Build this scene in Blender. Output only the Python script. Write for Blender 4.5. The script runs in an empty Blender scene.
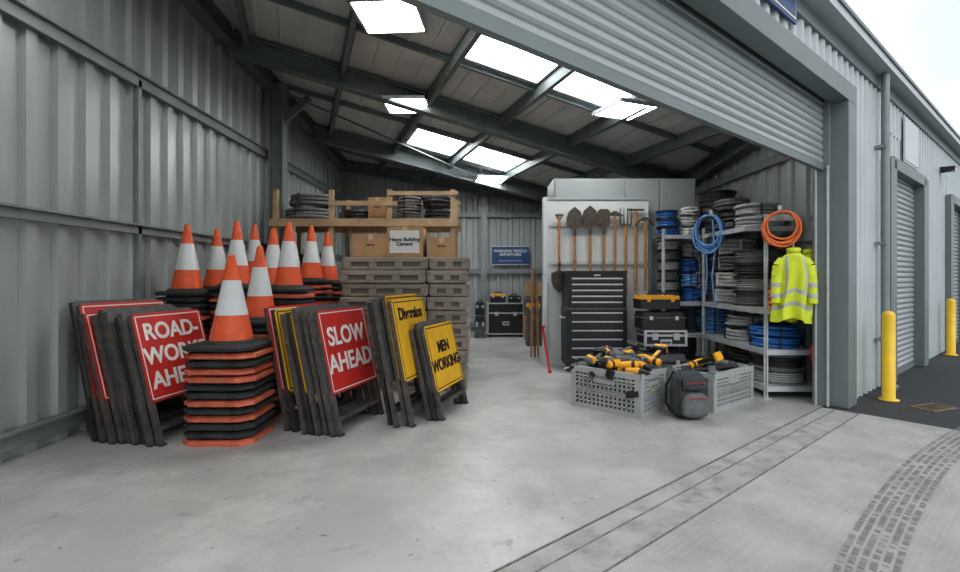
import bpy, math, random
from mathutils import Matrix, Vector
random.seed(7)
R=random.random
def U(a,b): return a+(b-a)*random.random()
sc=bpy.context.scene
sc.view_settings.view_transform='Standard'
try: sc.view_settings.look='Medium High Contrast'
except Exception: pass
sc.view_settings.exposure=0.26

# ---------------------------------------------------------------- materials
MATS={}
def mat(name,col,rough=0.6,metal=0.0,var=0.0,vscale=6.0,bump=0.0,bscale=30.0,dirt=None,dscale=2.0,damt=0.4,emit=0.0,stretch=None,spec=None,dpos=(.5,.72)):
    if name in MATS: return MATS[name]
    m=bpy.data.materials.new(name); m.use_nodes=True
    nt=m.node_tree; n=nt.nodes; l=nt.links
    b=n['Principled BSDF']
    b.inputs['Base Color'].default_value=(*col,1)
    b.inputs['Roughness'].default_value=rough
    b.inputs['Metallic'].default_value=metal
    if spec is not None: b.inputs['Specular IOR Level'].default_value=spec
    if emit>0:
        b.inputs['Emission Color'].default_value=(*col,1); b.inputs['Emission Strength'].default_value=emit
    tc=n.new('ShaderNodeTexCoord'); mp=n.new('ShaderNodeMapping'); l.new(tc.outputs['Object'],mp.inputs['Vector'])
    if stretch: mp.inputs['Scale'].default_value=stretch
    out=None
    if var>0:
        nz=n.new('ShaderNodeTexNoise'); nz.inputs['Scale'].default_value=vscale; nz.inputs['Detail'].default_value=5
        l.new(mp.outputs[0],nz.inputs['Vector'])
        r=n.new('ShaderNodeValToRGB'); r.color_ramp.elements[0].position=0.3; r.color_ramp.elements[1].position=0.7
        r.color_ramp.elements[0].color=(*[max(0,c*(1-var)) for c in col],1)
        r.color_ramp.elements[1].color=(*[min(1,c*(1+var)) for c in col],1)
        l.new(nz.outputs['Fac'],r.inputs['Fac']); out=r.outputs[0]
    def layer(out,dirt,dscale,damt,dpos,rough=.65,off=(0,0,0)):
        nd=n.new('ShaderNodeTexNoise'); nd.inputs['Scale'].default_value=dscale; nd.inputs['Detail'].default_value=8; nd.inputs['Roughness'].default_value=rough
        mm=n.new('ShaderNodeMapping'); mm.inputs['Location'].default_value=off; l.new(mp.outputs[0],mm.inputs[0]); l.new(mm.outputs[0],nd.inputs['Vector'])
        rr=n.new('ShaderNodeValToRGB'); rr.color_ramp.elements[0].position=dpos[0]; rr.color_ramp.elements[1].position=dpos[1]
        rr.color_ramp.elements[0].color=(0,0,0,1); rr.color_ramp.elements[1].color=(damt,damt,damt,1)
        l.new(nd.outputs['Fac'],rr.inputs['Fac'])
        mx=n.new('ShaderNodeMixRGB'); mx.inputs[2].default_value=(*dirt,1)
        if out: l.new(out,mx.inputs[1])
        else: mx.inputs[1].default_value=(*col,1)
        l.new(rr.outputs[0],mx.inputs[0]); return mx.outputs[0]
    if dirt:
        out=layer(out,dirt,dscale,damt,dpos)
        if name=='polished_concrete':
            out=layer(out,(0.52,0.52,0.50),1.5,.6,(.47,.66),.72,(3,7,0))
            out=layer(out,(0.13,0.125,0.115),3.2,.75,(.60,.72),.75,(9,1,0))
            out=layer(out,(0.10,0.095,0.09),16,.7,(.67,.73),.5,(2,4,0))
    if out: l.new(out,b.inputs['Base Color'])
    if bump>0:
        nb=n.new('ShaderNodeTexNoise'); nb.inputs['Scale'].default_value=bscale; nb.inputs['Detail'].default_value=4
        l.new(mp.outputs[0],nb.inputs['Vector'])
        bp=n.new('ShaderNodeBump'); bp.inputs['Strength'].default_value=bump; bp.inputs['Distance'].default_value=0.02
        l.new(nb.outputs['Fac'],bp.inputs['Height']); l.new(bp.outputs[0],b.inputs['Normal'])
    MATS[name]=m; return m

M_wall=mat('sheet_metal_grey',(0.38,0.41,0.405),0.30,0.15,0.08,3,stretch=(1,1,.3),dirt=(0.27,0.285,0.28),dscale=1.3,damt=0.4)
M_ext=mat('cladding_exterior',(0.48,0.52,0.535),0.45,0.05,0.05,2)
M_roof=mat('roof_lining',(0.58,0.58,0.57),0.5,0.05,0.08,2)
M_steel=mat('structural_steel',(0.16,0.185,0.185),0.5,0.15,0.15,5)
M_girt=mat('girt_galvanised',(0.24,0.27,0.265),0.4,0.2,0.12,5)
M_post=mat('door_post_paint',(0.185,0.215,0.215),0.5,0.1,0.06,3)
M_roller=mat('roller_shutter_metal',(0.36,0.39,0.395),0.4,0.15,0.04,3)
M_galv=mat('galvanised',(0.50,0.52,0.53),0.4,0.3,0.12,12)
M_floor=mat('polished_concrete',(0.37,0.372,0.362),0.38,0,0.12,1.2,0.08,14,dirt=(0.23,0.225,0.215),dscale=0.9,damt=0.55,dpos=(.44,.68))
M_black=mat('black_plastic',(0.022,0.023,0.025),0.45,0,0.2,8)
M_dark=mat('dark_rubber',(0.035,0.036,0.037),0.75,0,0.25,12,0.1)
M_rust=mat('rusty_frame_steel',(0.10,0.092,0.086),0.6,0.2,0.45,10,dirt=(0.20,0.12,0.075),dscale=9,damt=0.75)
M_rust2=mat('dark_frame_steel',(0.045,0.043,0.042),0.6,0.2,0.4,10,dirt=(0.16,0.10,0.07),dscale=9,damt=0.6)
M_grime=mat('sign_back_grey',(0.12,0.12,0.118),0.6,0.2,0.25,9)
M_red=mat('sign_red',(0.52,0.035,0.03),0.42,0,0.12,5,dirt=(0.33,0.07,0.06),dscale=7,damt=0.5)
M_yel=mat('sign_yellow',(0.78,0.45,0.03),0.42,0,0.08,5,dirt=(0.45,0.26,0.08),dscale=7,damt=0.4)
M_white=mat('sign_white',(0.70,0.70,0.67),0.45,0,0.05,9)
M_txtblk=mat('sign_black_text',(0.02,0.02,0.02),0.5)
M_orange=mat('cone_orange',(0.76,0.13,0.045),0.45,0,0.12,7,dirt=(0.45,0.11,0.06),dscale=10,damt=0.4)
M_oranged=mat('cone_orange_worn',(0.56,0.14,0.08),0.6,0,0.3,9,dirt=(0.20,0.09,0.07),dscale=8,damt=0.7)
M_reflect=mat('cone_reflective_white',(0.66,0.68,0.69),0.35,0,0.06,12,dirt=(0.45,0.45,0.45),dscale=12,damt=0.4)
M_pallet=mat('plastic_pallet_brown',(0.30,0.26,0.222),0.6,0,0.15,5,0.1,40)
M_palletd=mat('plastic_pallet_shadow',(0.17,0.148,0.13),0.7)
M_card=mat('cardboard',(0.44,0.275,0.145),0.8,0,0.1,5)
M_tape=mat('parcel_tape',(0.55,0.42,0.26),0.3)
M_wood=mat('timber',(0.42,0.30,0.18),0.7,0,0.2,5,0.1,20)
M_woodh=mat('tool_handle_ash',(0.42,0.20,0.07),0.5,0,0.2,12)
M_blade=mat('tool_blade',(0.09,0.075,0.062),0.5,0.3,0.3,15)
M_board=mat('white_board',(0.56,0.58,0.58),0.5,0,0.04,3)
M_blue=mat('blue_cable',(0.03,0.15,0.42),0.45,0,0.15,15)
M_lblue=mat('light_blue_hose',(0.15,0.32,0.62),0.4,0,0.15,15)
M_gcab=mat('grey_cable',(0.34,0.35,0.35),0.5,0,0.2,15)
M_gcab2=mat('dark_grey_cable',(0.15,0.155,0.16),0.5,0,0.2,15)
M_wcab=mat('white_cable',(0.54,0.54,0.52),0.5,0,0.12,15)
M_kcab=mat('black_cable',(0.045,0.045,0.048),0.5,0,0.2,15)
M_ocab=mat('orange_cable',(0.70,0.18,0.05),0.45,0,0.1,15)
M_crate=mat('grey_crate_plastic',(0.34,0.355,0.35),0.55,0,0.07,6)
M_dyel=mat('tool_yellow',(0.80,0.38,0.02),0.4,0,0.05,8)
M_hiv=mat('hi_vis_yellow',(0.60,0.68,0.04),0.6,0,0.10,9)
M_silver=mat('reflective_tape',(0.42,0.44,0.44),0.3,0.1)
M_boll=mat('bollard_yellow',(0.80,0.53,0.03),0.4,0,0.06,5,dirt=(0.5,0.35,0.08),dscale=6,damt=0.4)
M_redp=mat('red_paint',(0.5,0.02,0.02),0.4)
M_bsign=mat('blue_sign',(0.02,0.07,0.19),0.4)
M_chrome=mat('brushed_metal',(0.5,0.51,0.52),0.3,0.6)
M_bag=mat('backpack_fabric',(0.045,0.05,0.055),0.8,0,0.25,20,0.2,80)
M_bagg=mat('backpack_grey',(0.12,0.13,0.135),0.8,0,0.2,20)
M_drawer=mat('drawer_front',(0.035,0.037,0.04),0.35,0,0.1,8)
M_led=mat('led_diffuser',(1.0,0.995,0.97),0.5,emit=18.0)
M_sky=mat('skylight_polycarbonate',(0.95,0.98,1.0),0.4,emit=8)
M_cab=mat('cabinet_grey',(0.36,0.39,0.395),0.45,0.1,0.05,3)
M_label=mat('paper_label',(0.66,0.66,0.64),0.6)

# ---------------------------------------------------------------- mesh builder
class MB:
    def __init__(s): s.v=[];s.f=[];s.fm=[];s.sm=[];s.mats=[];s.M=Matrix()
    def mi(s,m):
        if m not in s.mats: s.mats.append(m)
        return s.mats.index(m)
    def add(s,vs,fs,m,smooth=False):
        o=len(s.v); s.v+=[s.M@Vector(p) for p in vs]; i=s.mi(m)
        for f in fs: s.f.append([o+k for k in f]); s.fm.append(i); s.sm.append(smooth)
    def box(s,c,sz,m,rot=None):
        hx,hy,hz=sz[0]/2,sz[1]/2,sz[2]/2
        vs=[Vector((x,y,z)) for x in(-hx,hx) for y in(-hy,hy) for z in(-hz,hz)]
        if rot is not None: vs=[rot@p for p in vs]
        c=Vector(c); vs=[p+c for p in vs]
        s.add(vs,[(0,1,3,2),(4,6,7,5),(0,4,5,1),(2,3,7,6),(0,2,6,4),(1,5,7,3)],m)
    def bx(s,x0,x1,y0,y1,z0,z1,m): s.box(((x0+x1)/2,(y0+y1)/2,(z0+z1)/2),(x1-x0,y1-y0,z1-z0),m)
    def beam(s,p0,p1,w,h,m,I=False):
        p0=Vector(p0);p1=Vector(p1);d=(p1-p0);L=d.length;d.normalize()
        up=Vector((0,0,1)) if abs(d.z)<.95 else Vector((0,1,0))
        sd=d.cross(up).normalized(); u=sd.cross(d)
        R3=Matrix((d,sd,u)).transposed(); c=(p0+p1)/2
        if I:
            t=.03
            s.box(c+u*(h/2-t/2),(L,w,t),m,R3); s.box(c-u*(h/2-t/2),(L,w,t),m,R3); s.box(c,(L,t*.8,h-2*t),m,R3)
        else: s.box(c,(L,w,h),m,R3)
    def cyl(s,p0,p1,r0,m,r1=None,seg=12,caps=True):
        if r1 is None:r1=r0
        p0=Vector(p0);p1=Vector(p1);d=(p1-p0).normalized()
        a=Vector((0,0,1)) if abs(d.z)<.9 else Vector((1,0,0))
        x=d.cross(a).normalized();y=d.cross(x)
        vs=[]
        for i in range(seg):
            t=2*math.pi*i/seg; k=x*math.cos(t)+y*math.sin(t); vs+=[p0+k*r0,p1+k*r1]
        fs=[(2*i,2*i+1,(2*i+3)%(2*seg),(2*i+2)%(2*seg)) for i in range(seg)]
        s.add(vs,fs,m,True)
        if caps:
            s.add([vs[2*i] for i in range(seg)],[tuple(range(seg))],m); s.add([vs[2*i+1] for i in range(seg)],[tuple(range(seg))[::-1]],m)
    def lathe(s,prof,m,seg=24,c=(0,0,0),sm=True):
        vs=[];n=len(prof)
        for i in range(seg):
            t=2*math.pi*i/seg
            for r,z in prof: vs.append((c[0]+r*math.cos(t),c[1]+r*math.sin(t),c[2]+z))
        fs=[]
        for i in range(seg):
            j=(i+1)%seg
            for k in range(n-1): fs.append((i*n+k,j*n+k,j*n+k+1,i*n+k+1))
        s.add(vs,fs,m,sm)
    def tube(s,pts,r,m,seg=6,closed=False):
        pts=[Vector(p) for p in pts];n=len(pts);vs=[];prev=None
        for i,p in enumerate(pts):
            a=pts[(i-1)%n] if (closed or i>0) else p; b=pts[(i+1)%n] if (closed or i<n-1) else p
            d=(b-a).normalized()
            if prev is None:
                up=Vector((0,0,1)) if abs(d.z)<.9 else Vector((1,0,0)); x=d.cross(up).normalized()
            else:
                x=(prev-d*prev.dot(d)).normalized()
            prev=x; y=d.cross(x)
            for k in range(seg):
                t=2*math.pi*k/seg; vs.append(p+(x*math.cos(t)+y*math.sin(t))*r)
        fs=[]
        for i in range(n if closed else n-1):
            j=(i+1)%n
            for k in range(seg): fs.append((i*seg+k,i*seg+(k+1)%seg,j*seg+(k+1)%seg,j*seg+k))
        s.add(vs,fs,m,True)
        if not closed:
            s.add(vs[:seg],[tuple(range(seg))[::-1]],m); s.add(vs[-seg:],[tuple(range(seg))],m)
    def prism(s,poly,y0,y1,m):
        n=len(poly); vs=[(x,y0,z) for x,z in poly]+[(x,y1,z) for x,z in poly]
        fs=[tuple(range(n)),tuple(range(n,2*n))[::-1]]+[(i,i+n,(i+1)%n+n,(i+1)%n) for i in range(n)]
        s.add(vs,fs,m)
    def corr(s,p0,p1,z0,zt,m,pitch=.25,depth=.035,side=1,rib=.35):
        p0=Vector(p0);p1=Vector(p1);d=p1-p0;L=d.length;d.normalize();nn=Vector((-d.y,d.x))*side
        prof=[];x=0
        while x<L:
            for fx,o in((0,0),((1-rib)*pitch-.02,0),((1-rib)*pitch,1),(pitch-.02,1)):
                if x+fx<=L: prof.append((x+fx,o*depth))
            x+=pitch
        prof.append((L,0))
        vs=[]
        for a,o in prof:
            q=p0+d*a+nn*o; zz=zt(p0.x+d.x*a,p0.y+d.y*a) if callable(zt) else zt
            vs+=[(q.x,q.y,z0),(q.x,q.y,zz)]
        s.add(vs,[(2*i,2*i+2,2*i+3,2*i+1) for i in range(len(prof)-1)],m)
    def build(s,name,loc=(0,0,0),rot=(0,0,0),parent=None,bevel=0,matrix=None):
        me=bpy.data.meshes.new(name); me.from_pydata([tuple(p) for p in s.v],[],s.f)
        for m in s.mats: me.materials.append(m)
        me.polygons.foreach_set('material_index',s.fm); me.polygons.foreach_set('use_smooth',s.sm); me.update()
        import bmesh
        bm=bmesh.new(); bm.from_mesh(me); bmesh.ops.recalc_face_normals(bm,faces=bm.faces[:]); bm.to_mesh(me); bm.free()
        o=bpy.data.objects.new(name,me); sc.collection.objects.link(o)
        if matrix is not None: o.matrix_world=matrix
        else: o.location=loc;o.rotation_euler=rot
        if parent: o.parent=parent
        if bevel:
            b=o.modifiers.new('bevel','BEVEL'); b.width=bevel;b.segments=2;b.limit_method='ANGLE';b.angle_limit=math.radians(50)
        return o
def text(body,size,m,parent,mtx,name='lettering',ext=.002,align='CENTER',sp=.95,xs=1.0,bold=.0):
    cu=bpy.data.curves.new(name,'FONT'); cu.body=body;cu.size=size;cu.align_x=align;cu.align_y='CENTER';cu.extrude=ext;cu.space_line=sp;cu.offset=bold
    t=bpy.data.objects.new('tmp',cu); sc.collection.objects.link(t)
    dg=bpy.context.evaluated_depsgraph_get(); me=bpy.data.meshes.new_from_object(t.evaluated_get(dg))
    bpy.data.objects.remove(t)
    me.materials.clear(); me.materials.append(m)
    o=bpy.data.objects.new(name,me); sc.collection.objects.link(o); o.parent=parent
    o.matrix_local=mtx@Matrix.Diagonal((xs,1,1,1)); return o
RX90=Matrix.Rotation(math.pi/2,4,'X')

# ---------------------------------------------------------------- building frame
XL,XR,YB=-3.65,4.1,13.0
J=Vector((3.77,5.47)); T=Vector((.768,.640)); N=Vector((.640,-.768))
def F(s,off=0): p=J+T*s+N*off; return (p.x,p.y)
def roof(x,y): return 4.84-.17*x-.08*y
FR=(XR,J.y+(XR-J.x)/1.2); FL=(XL,J.y-(J.x-XL)/1.2)

b=MB(); b.add([(FL[0],FL[1],0),(FR[0],FR[1],0),(XR,YB,0),(XL,YB,0)],[(0,1,2,3)],M_floor)
fo=b.build('floor')
b=MB(); b.corr((XL,FL[1]),(XL,YB),0,roof,M_wall,pitch=.30,depth=.05,side=-1,rib=.4)
for z,w in((.16,.14),(1.9,.10),(3.45,.13)):
    b.bx(XL+.055,XL+.10,FL[1]+.2,YB-.05,z-w/2,z+w/2,M_girt); b.bx(XL+.055,XL+.14,FL[1]+.2,YB-.05,z+w/2-.02,z+w/2,M_girt)
for y in(5.2,3.2): b.bx(XL+.055,XL+.10,y,y+.05,.1,3.45,M_girt)
b.build('wall_left')
b=MB(); b.corr((XL,YB),(XR,YB),0,roof,M_wall,pitch=.30,depth=.04,side=-1,rib=.4)
for z in(.16,1.55,3.0): b.bx(XL,XR,YB-.14,YB-.045,z-.06,z+.06,M_girt)
for x in(-1.6,.1): b.bx(x-.08,x+.08,YB-.25,YB-.1,0,roof(x,YB)-.1,M_girt)
b.build('wall_back')
b=MB(); b.corr((XR,FR[1]),(XR,YB),0,roof,M_wall,pitch=.30,depth=.04,side=1,rib=.4)
for z in(1.9,3.0): b.bx(XR-.10,XR-.045,FR[1]+.1,YB,z-.06,z+.06,M_girt)
b.build('wall_right')
b=MB(); q=[(FL[0],FL[1]),FR,(XR,YB),(XL,YB)]
b.add([(x,y,roof(x,y)) for x,y in q]+[(x,y,roof(x,y)+.12) for x,y in q],[(0,1,2,3),(7,6,5,4),(0,1,5,4),(1,2,6,5),(2,3,7,6),(3,0,4,7)],M_roof)
RU=Vector((.941,.339)); RV=Vector((-.339,.941))
def uv(u,v): p=RU*u+RV*v; return p.x,p.y
def clip(p,d,mg=.12):
    lo,hi=-50,50
    for a,c in((Vector((-1,0)),-XL-mg),(Vector((1,0)),XR-mg),(Vector((0,1)),YB-mg),(N,N.dot(J)-.25)):
        k=a.dot(d);r=c-a.dot(p)
        if abs(k)<1e-6: continue
        if k>0: hi=min(hi,r/k)
        else: lo=max(lo,r/k)
    return lo,hi
def rbeam(u,v,along,w,h,drop,m,I=False,bb=None):
    p=RU*(u or 0)+RV*(v or 0); d=RU if along=='u' else RV
    lo,hi=clip(p,d)
    if hi-lo<.3:return
    a=p+d*lo;c=p+d*hi
    bb.beam((a.x,a.y,roof(a.x,a.y)-drop),(c.x,c.y,roof(c.x,c.y)-drop),w,h,m,I)
u=-4.0
while u<8:
    rbeam(u,None,'v',.035,.02,.006,M_roof,False,b); u+=.3133
b.build('ceiling')
b=MB()
for u in(-3.3,-2.0,-.7,.6,1.93,3.18,4.45,5.7,6.95): rbeam(u,None,'v',.07,.2,.10,M_steel,False,b)
for v in(4.3,7.78,10.95): rbeam(None,v,'u',.17,.30,.2,M_steel,True,b)
for v in(2.6,6.45,9.2,12.2): rbeam(None,v,'u',.05,.08,.05,M_steel,False,b)
b.beam((XL+.15,FL[1]+.4,roof(XL,FL[1])-.16),(XL+.15,YB-.1,roof(XL,YB)-.16),.2,.26,M_steel,True)
b.beam((XR-.15,FR[1]+.3,roof(XR,FR[1])-.16),(XR-.15,YB-.1,roof(XR,YB)-.16),.2,.26,M_steel,True)
b.beam((XL+.1,YB-.2,roof(XL,YB)-.16),(XR-.1,YB-.2,roof(XR,YB)-.16),.2,.26,M_steel,True)
def rb2(p,q,r=.02):
    b.cyl((p[0],p[1],roof(*p)-.22),(q[0],q[1],roof(*q)-.22),r,M_steel,seg=6)
rb2((-3.3,8.4),(1.0,12.6));
b.beam((XL+.25,8.37,3.9),(-2.85,8.37,roof(-2.85,8.37)-.25),.08,.10,M_steel)
b.build('roof_beams')
b=MB()
b.M=Matrix.Translation((XL+.27,8.37,0)); z=roof(XL+.2,8.37)-.1
b.bx(-.12,-.095,-.11,.11,0,z,M_girt); b.bx(.095,.12,-.11,.11,0,z,M_girt); b.bx(-.1,.1,-.015,.015,0,z,M_girt); b.bx(-.12,.12,-.16,.16,0,.025,M_girt)
b.build('steel_column')
k=0
for u0,u1,v0,v1 in((2.03,3.12,5.62,6.3),(3.26,4.3,5.62,6.3),(2.1,3.1,9.35,10.45),(3.28,4.4,9.35,10.45)):
    k+=1; b=MB(); ps=[uv(u0,v0),uv(u1,v0),uv(u1,v1),uv(u0,v1)]
    b.add([(x,y,roof(x,y)-.032) for x,y in ps]+[(x,y,roof(x,y)-.02) for x,y in ps],[(0,1,2,3),(7,6,5,4),(0,1,5,4),(1,2,6,5),(2,3,7,6),(3,0,4,7)],M_sky)
    for i in range(4):
        a=ps[i];c=ps[(i+1)%4]; b.beam((*a,roof(*a)-.03),(*c,roof(*c)-.03),.04,.04,M_galv)
    b.build('window_%d'%k)
for x,y,z,rz,w in((-1.04,5.75,4.4,-4,.72),(-1.17,8.0,4.15,0,.68),(2.02,6.95,3.72,22,.62),(.23,11.4,3.62,10,.66),(-2.5,3.0,4.7,0,.7),(-1.4,1.7,4.6,0,.7)):  # last two panels are out of view, added as fill to brighten the interior
    b=MB(); b.bx(-w/2,w/2,-w/2,w/2,-.012,0,M_led); 
    for sx,sy in((-1,0),(1,0),(0,-1),(0,1)): b.box((sx*w/2,sy*w/2,.005),(.03 if sx else w+.03,.03 if sy else w+.03,.05),M_galv)
    b.bx(-w/2,w/2,-w/2,w/2,.005,.03,M_galv)
    for sx in(-.2,.2): b.cyl((sx,0,.02),(sx,0,roof(x,y)-z-.03),.008,M_steel,seg=6)
    b.build('led_and_fill_panel',(x,y,z),(0,0,math.radians(rz)))

# ---------------------------------------------------------------- facade
def FM(s=0,off=0):
    p=F(s,off); return Matrix(((T.x,-N.x,0,p[0]),(T.y,-N.y,0,p[1]),(0,0,1,0),(0,0,0,1)))
def roller(b,s0,s1,z0,z1,off,mt,pitch=.078):
    old=b.M; b.M=FM(0,0)
    prof=[];z=z0
    while z<z1:
        for fz,o in((0,.0),(.12,.012),(.35,.022),(.65,.022),(.88,.012)): prof.append((z+fz*pitch,o))
        z+=pitch
    vs=[]
    for z,o in prof: vs+=[(s0,-(off+o),z),(s1,-(off+o),z)]
    b.add(vs,[(2*i,2*i+1,2*i+3,2*i+2) for i in range(len(prof)-1)],mt)
    b.bx(s0,s1,-(off+.03),-(off-.02),z0-.06,z0+.005,M_post)
    b.M=old
b=MB()
b.corr(F(-9.7,.12),F(16,.12),3.35,4.0,M_ext,pitch=.20,depth=.03,side=-1,rib=.4)
for s0,s1 in((.28,1.95),(4.08,6.62),(8.6,11.2),(13.3,16)):
    b.corr(F(s0,.12),F(s1,.12),0,3.4,M_ext,pitch=.20,depth=.03,side=-1,rib=.4)
for s0,s1 in((1.95,4.08),(6.62,8.6),(11.2,13.3)):
    b.corr(F(s0,.12),F(s1,.12),2.85,3.4,M_ext,pitch=.20,depth=.03,side=-1,rib=.4)
b.M=FM()
b.bx(-9.7,0,.0,.04,3.2,3.95,M_steel)
b.bx(-9.7,.2,-.05,.0,3.4,4.0,M_steel)
b.add([(-9.7,0,3.9),(.0,0,3.72),(0,0,3.72),(-9.7,0,5.7)],[(0,1,2,3)],M_steel)
b.bx(.2,16,-.04,.0,0,3.9,M_steel)
b.build('wall_front')
b=MB();b.M=FM()
b.bx(-9.9,.3,-.22,-.05,3.28,3.48,M_post)
b.bx(0,.3,-.22,.0,0,3.28,M_post)
b.bx(-9.95,-9.65,-.22,.0,0,3.28,M_post)
b.bx(-.06,.0,-.06,.1,0,3.3,M_post)
b.bx(-.09,-.06,-.06,-.04,0,2.6,M_galv); b.bx(-.09,-.06,.05,.07,0,2.6,M_galv)
for s in(1.93,4.08,6.6,8.6,11.2,13.3): b.bx(s-.16,s+.16,-.24,-.08,0,2.95,M_post)
for s0,s1 in((1.93,4.08),(6.6,8.6),(11.2,13.3)): b.bx(s0,s1,-.24,-.08,2.82,2.98,M_post)
b.build('trim_1',bevel=.006)
b=MB();b.M=FM()
b.bx(-9.7,16,-.32,-.14,3.93,4.05,M_ext); b.bx(-9.7,16,-.34,-.30,4.02,4.06,M_post); b.bx(-9.7,16,-.17,-.13,3.78,3.93,M_post)
b.build('trim_2')
b=MB(); roller(b,-9.65,-.02,2.62,3.4,-.02,M_roller); b.build('door_1')
b=MB(); roller(b,2.05,3.95,.06,2.85,.09,M_roller); b.build('door_2')
b=MB(); roller(b,6.75,8.45,.06,2.85,.09,M_roller); b.build('door_3')
b=MB(); roller(b,11.35,13.15,.06,2.85,.09,M_roller); b.build('door_4')
b=MB();b.M=FM(1.45,0); b.cyl((0,-.24,.05),(0,-.24,3.93),.045,M_girt,seg=14)
for z in(.6,1.8,3.0): b.bx(-.07,.07,-.26,-.155,z,z+.04,M_girt)
b.cyl((0,-.24,.07),(.0,-.36,.03),.045,M_girt,seg=14)
b.build('downpipe')
b=MB();b.bx(-.5,.5,-.02,0,-.20,.22,M_bsign);b.bx(-.47,.47,-.024,-.02,-.17,.19,M_white)
b.bx(-.45,.45,-.028,-.024,-.15,.17,M_bsign)
b.build('company_sign',matrix=FM(-1.9,.16)@Matrix.Translation((0,0,3.84)))
b=MB();b.bx(-.45,.45,-.02,0,-.3,.3,M_board);b.bx(-.48,.48,-.012,0,-.33,.33,M_galv)
b.build('unit_sign',matrix=FM(3.3,.17)@Matrix.Translation((0,0,3.38)))
b=MB();b.bx(-.05,.05,-.06,0,-.05,.05,M_black);b.box((0,-.12,0),(.16,.16,.08),M_black);b.box((0,-.18,-.03),(.12,.05,.05),M_chrome)
b.build('wall_light',matrix=FM(5.9,.16)@Matrix.Translation((0,0,3.35)))
for x,y in((4.65,5.69),(8.45,8.97)):
    b=MB(); b.lathe([(0,0),(.1,0),(.1,.012),(.062,.014),(.062,.96),(.055,.99),(.03,1.01),(0,1.015)],M_boll,24); b.build('yellow_bollard',(x,y,0))

# ---------------------------------------------------------------- ground outside
def conc_mat():
    m=bpy.data.materials.new('broomed_concrete');m.use_nodes=True;nt=m.node_tree;n=nt.nodes;l=nt.links;bs=n['Principled BSDF']
    bs.inputs['Roughness'].default_value=.8
    tc=n.new('ShaderNodeTexCoord')
    mp=n.new('ShaderNodeMapping');mp.inputs['Scale'].default_value=(2,60,1);l.new(tc.outputs['Object'],mp.inputs[0])
    a=n.new('ShaderNodeTexNoise');a.inputs['Scale'].default_value=1.0;a.inputs['Detail'].default_value=3;l.new(mp.outputs[0],a.inputs[0])
    c=n.new('ShaderNodeTexNoise');c.inputs['Scale'].default_value=1.6;c.inputs['Detail'].default_value=9;c.inputs['Roughness'].default_value=.7;l.new(tc.outputs['Object'],c.inputs[0])
    ad=n.new('ShaderNodeMath');ad.operation='ADD';
    k=n.new('ShaderNodeMath');k.operation='MULTIPLY';k.inputs[1].default_value=.22;l.new(a.outputs['Fac'],k.inputs[0]);l.new(k.outputs[0],ad.inputs[0]);l.new(c.outputs['Fac'],ad.inputs[1])
    r=n.new('ShaderNodeValToRGB');e=r.color_ramp.elements;e[0].position=.38;e[0].color=(.26,.255,.245,1);e[1].position=.80;e[1].color=(.44,.435,.42,1)
    l.new(ad.outputs[0],r.inputs[0]);l.new(r.outputs[0],bs.inputs['Base Color'])
    bp=n.new('ShaderNodeBump');bp.inputs['Strength'].default_value=.25;bp.inputs['Distance'].default_value=.01;l.new(a.outputs['Fac'],bp.inputs['Height']);l.new(bp.outputs[0],bs.inputs['Normal'])
    return m
M_conc=conc_mat()
M_asph=mat('asphalt',(0.05,0.052,0.056),0.85,0,0.3,60,0.5,120)
M_strip=mat('threshold_concrete',(0.34,0.335,0.32),0.7,0,0.15,5,0.3,40,dirt=(0.15,0.14,0.125),dscale=7,damt=0.75)
M_groove=mat('groove_dirt',(0.18,0.175,0.165),0.9,0,0.4,20)
M_seam=mat('seam_dirt',(0.15,0.145,0.135),0.9,0,0.4,14,dirt=(.30,.295,.28),dscale=6,damt=.9)
M_grated=mat('groove_dark',(0.08,0.075,0.07),0.9,0,0.4,14)
b=MB(); b.bx(-30,-.12,-25,-.34,-.1,0,M_conc)
for s in(-8.2,): b.bx(s-.006,s+.006,-25,-.36,-.05,.0012,M_groove)
b.build('concrete_apron',matrix=FM())
b=MB(); b.bx(-.12,40,-25,.0,-.1,-.004,M_asph)
b.build('asphalt_road',matrix=FM())
b=MB(); b.bx(-30,-.12,-.34,-.0,-.1,-.004,M_strip)
b.bx(-9.7,-.02,-.010,.0,-.05,.002,M_seam); b.bx(-9.7,-.12,-.136,-.124,-.05,-.003,M_seam)
b.bx(-30,-.12,-.35,-.338,-.05,.0015,M_seam)
b.build('threshold_track',matrix=FM())
def tread():
    bb=MB(); P=[Vector((1.35,1.75)),Vector((1.75,2.28)),Vector((2.25,2.78)),Vector((2.85,3.32)),Vector((3.5,3.85)),Vector((4.2,4.35)),Vector((4.6,4.6))]
    def cr(i,t):
        p0,p1,p2,p3=P[max(i-1,0)],P[i],P[i+1],P[min(i+2,len(P)-1)]
        return .5*((2*p1)+(p2-p0)*t+(2*p0-5*p1+4*p2-p3)*t*t+(3*p1-p0-3*p2+p3)*t**3)
    pts=[cr(i,t/26) for i in range(len(P)-1) for t in range(26)]
    for i in range(len(pts)-1):
        a,c=pts[i],pts[i+1];d=(c-a);nn=Vector((-d.y,d.x)).normalized()
        for j in range(6):
            if R()<.15: continue
            o=-.12+j*.042; e0=a+nn*o;e1=a+nn*(o+.028);f0=a+d*.9+nn*(o+.006);f1=a+d*.9+nn*(o+.034)
            bb.add([(e0.x,e0.y,.0012),(e1.x,e1.y,.0012),(f1.x,f1.y,.0012),(f0.x,f0.y,.0012)],[(0,1,2,3)],M_tyre if R()<.5 else M_tyre2)
    return bb
M_tyre=mat('tyre_rubber_mark',(0.215,0.212,0.205),0.8,0,0.2,25)
M_tyre2=mat('tyre_rubber_mark_faint',(0.27,0.267,0.258),0.8,0,0.2,25)
tread().build('tyre_mark')
b=MB()
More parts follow.
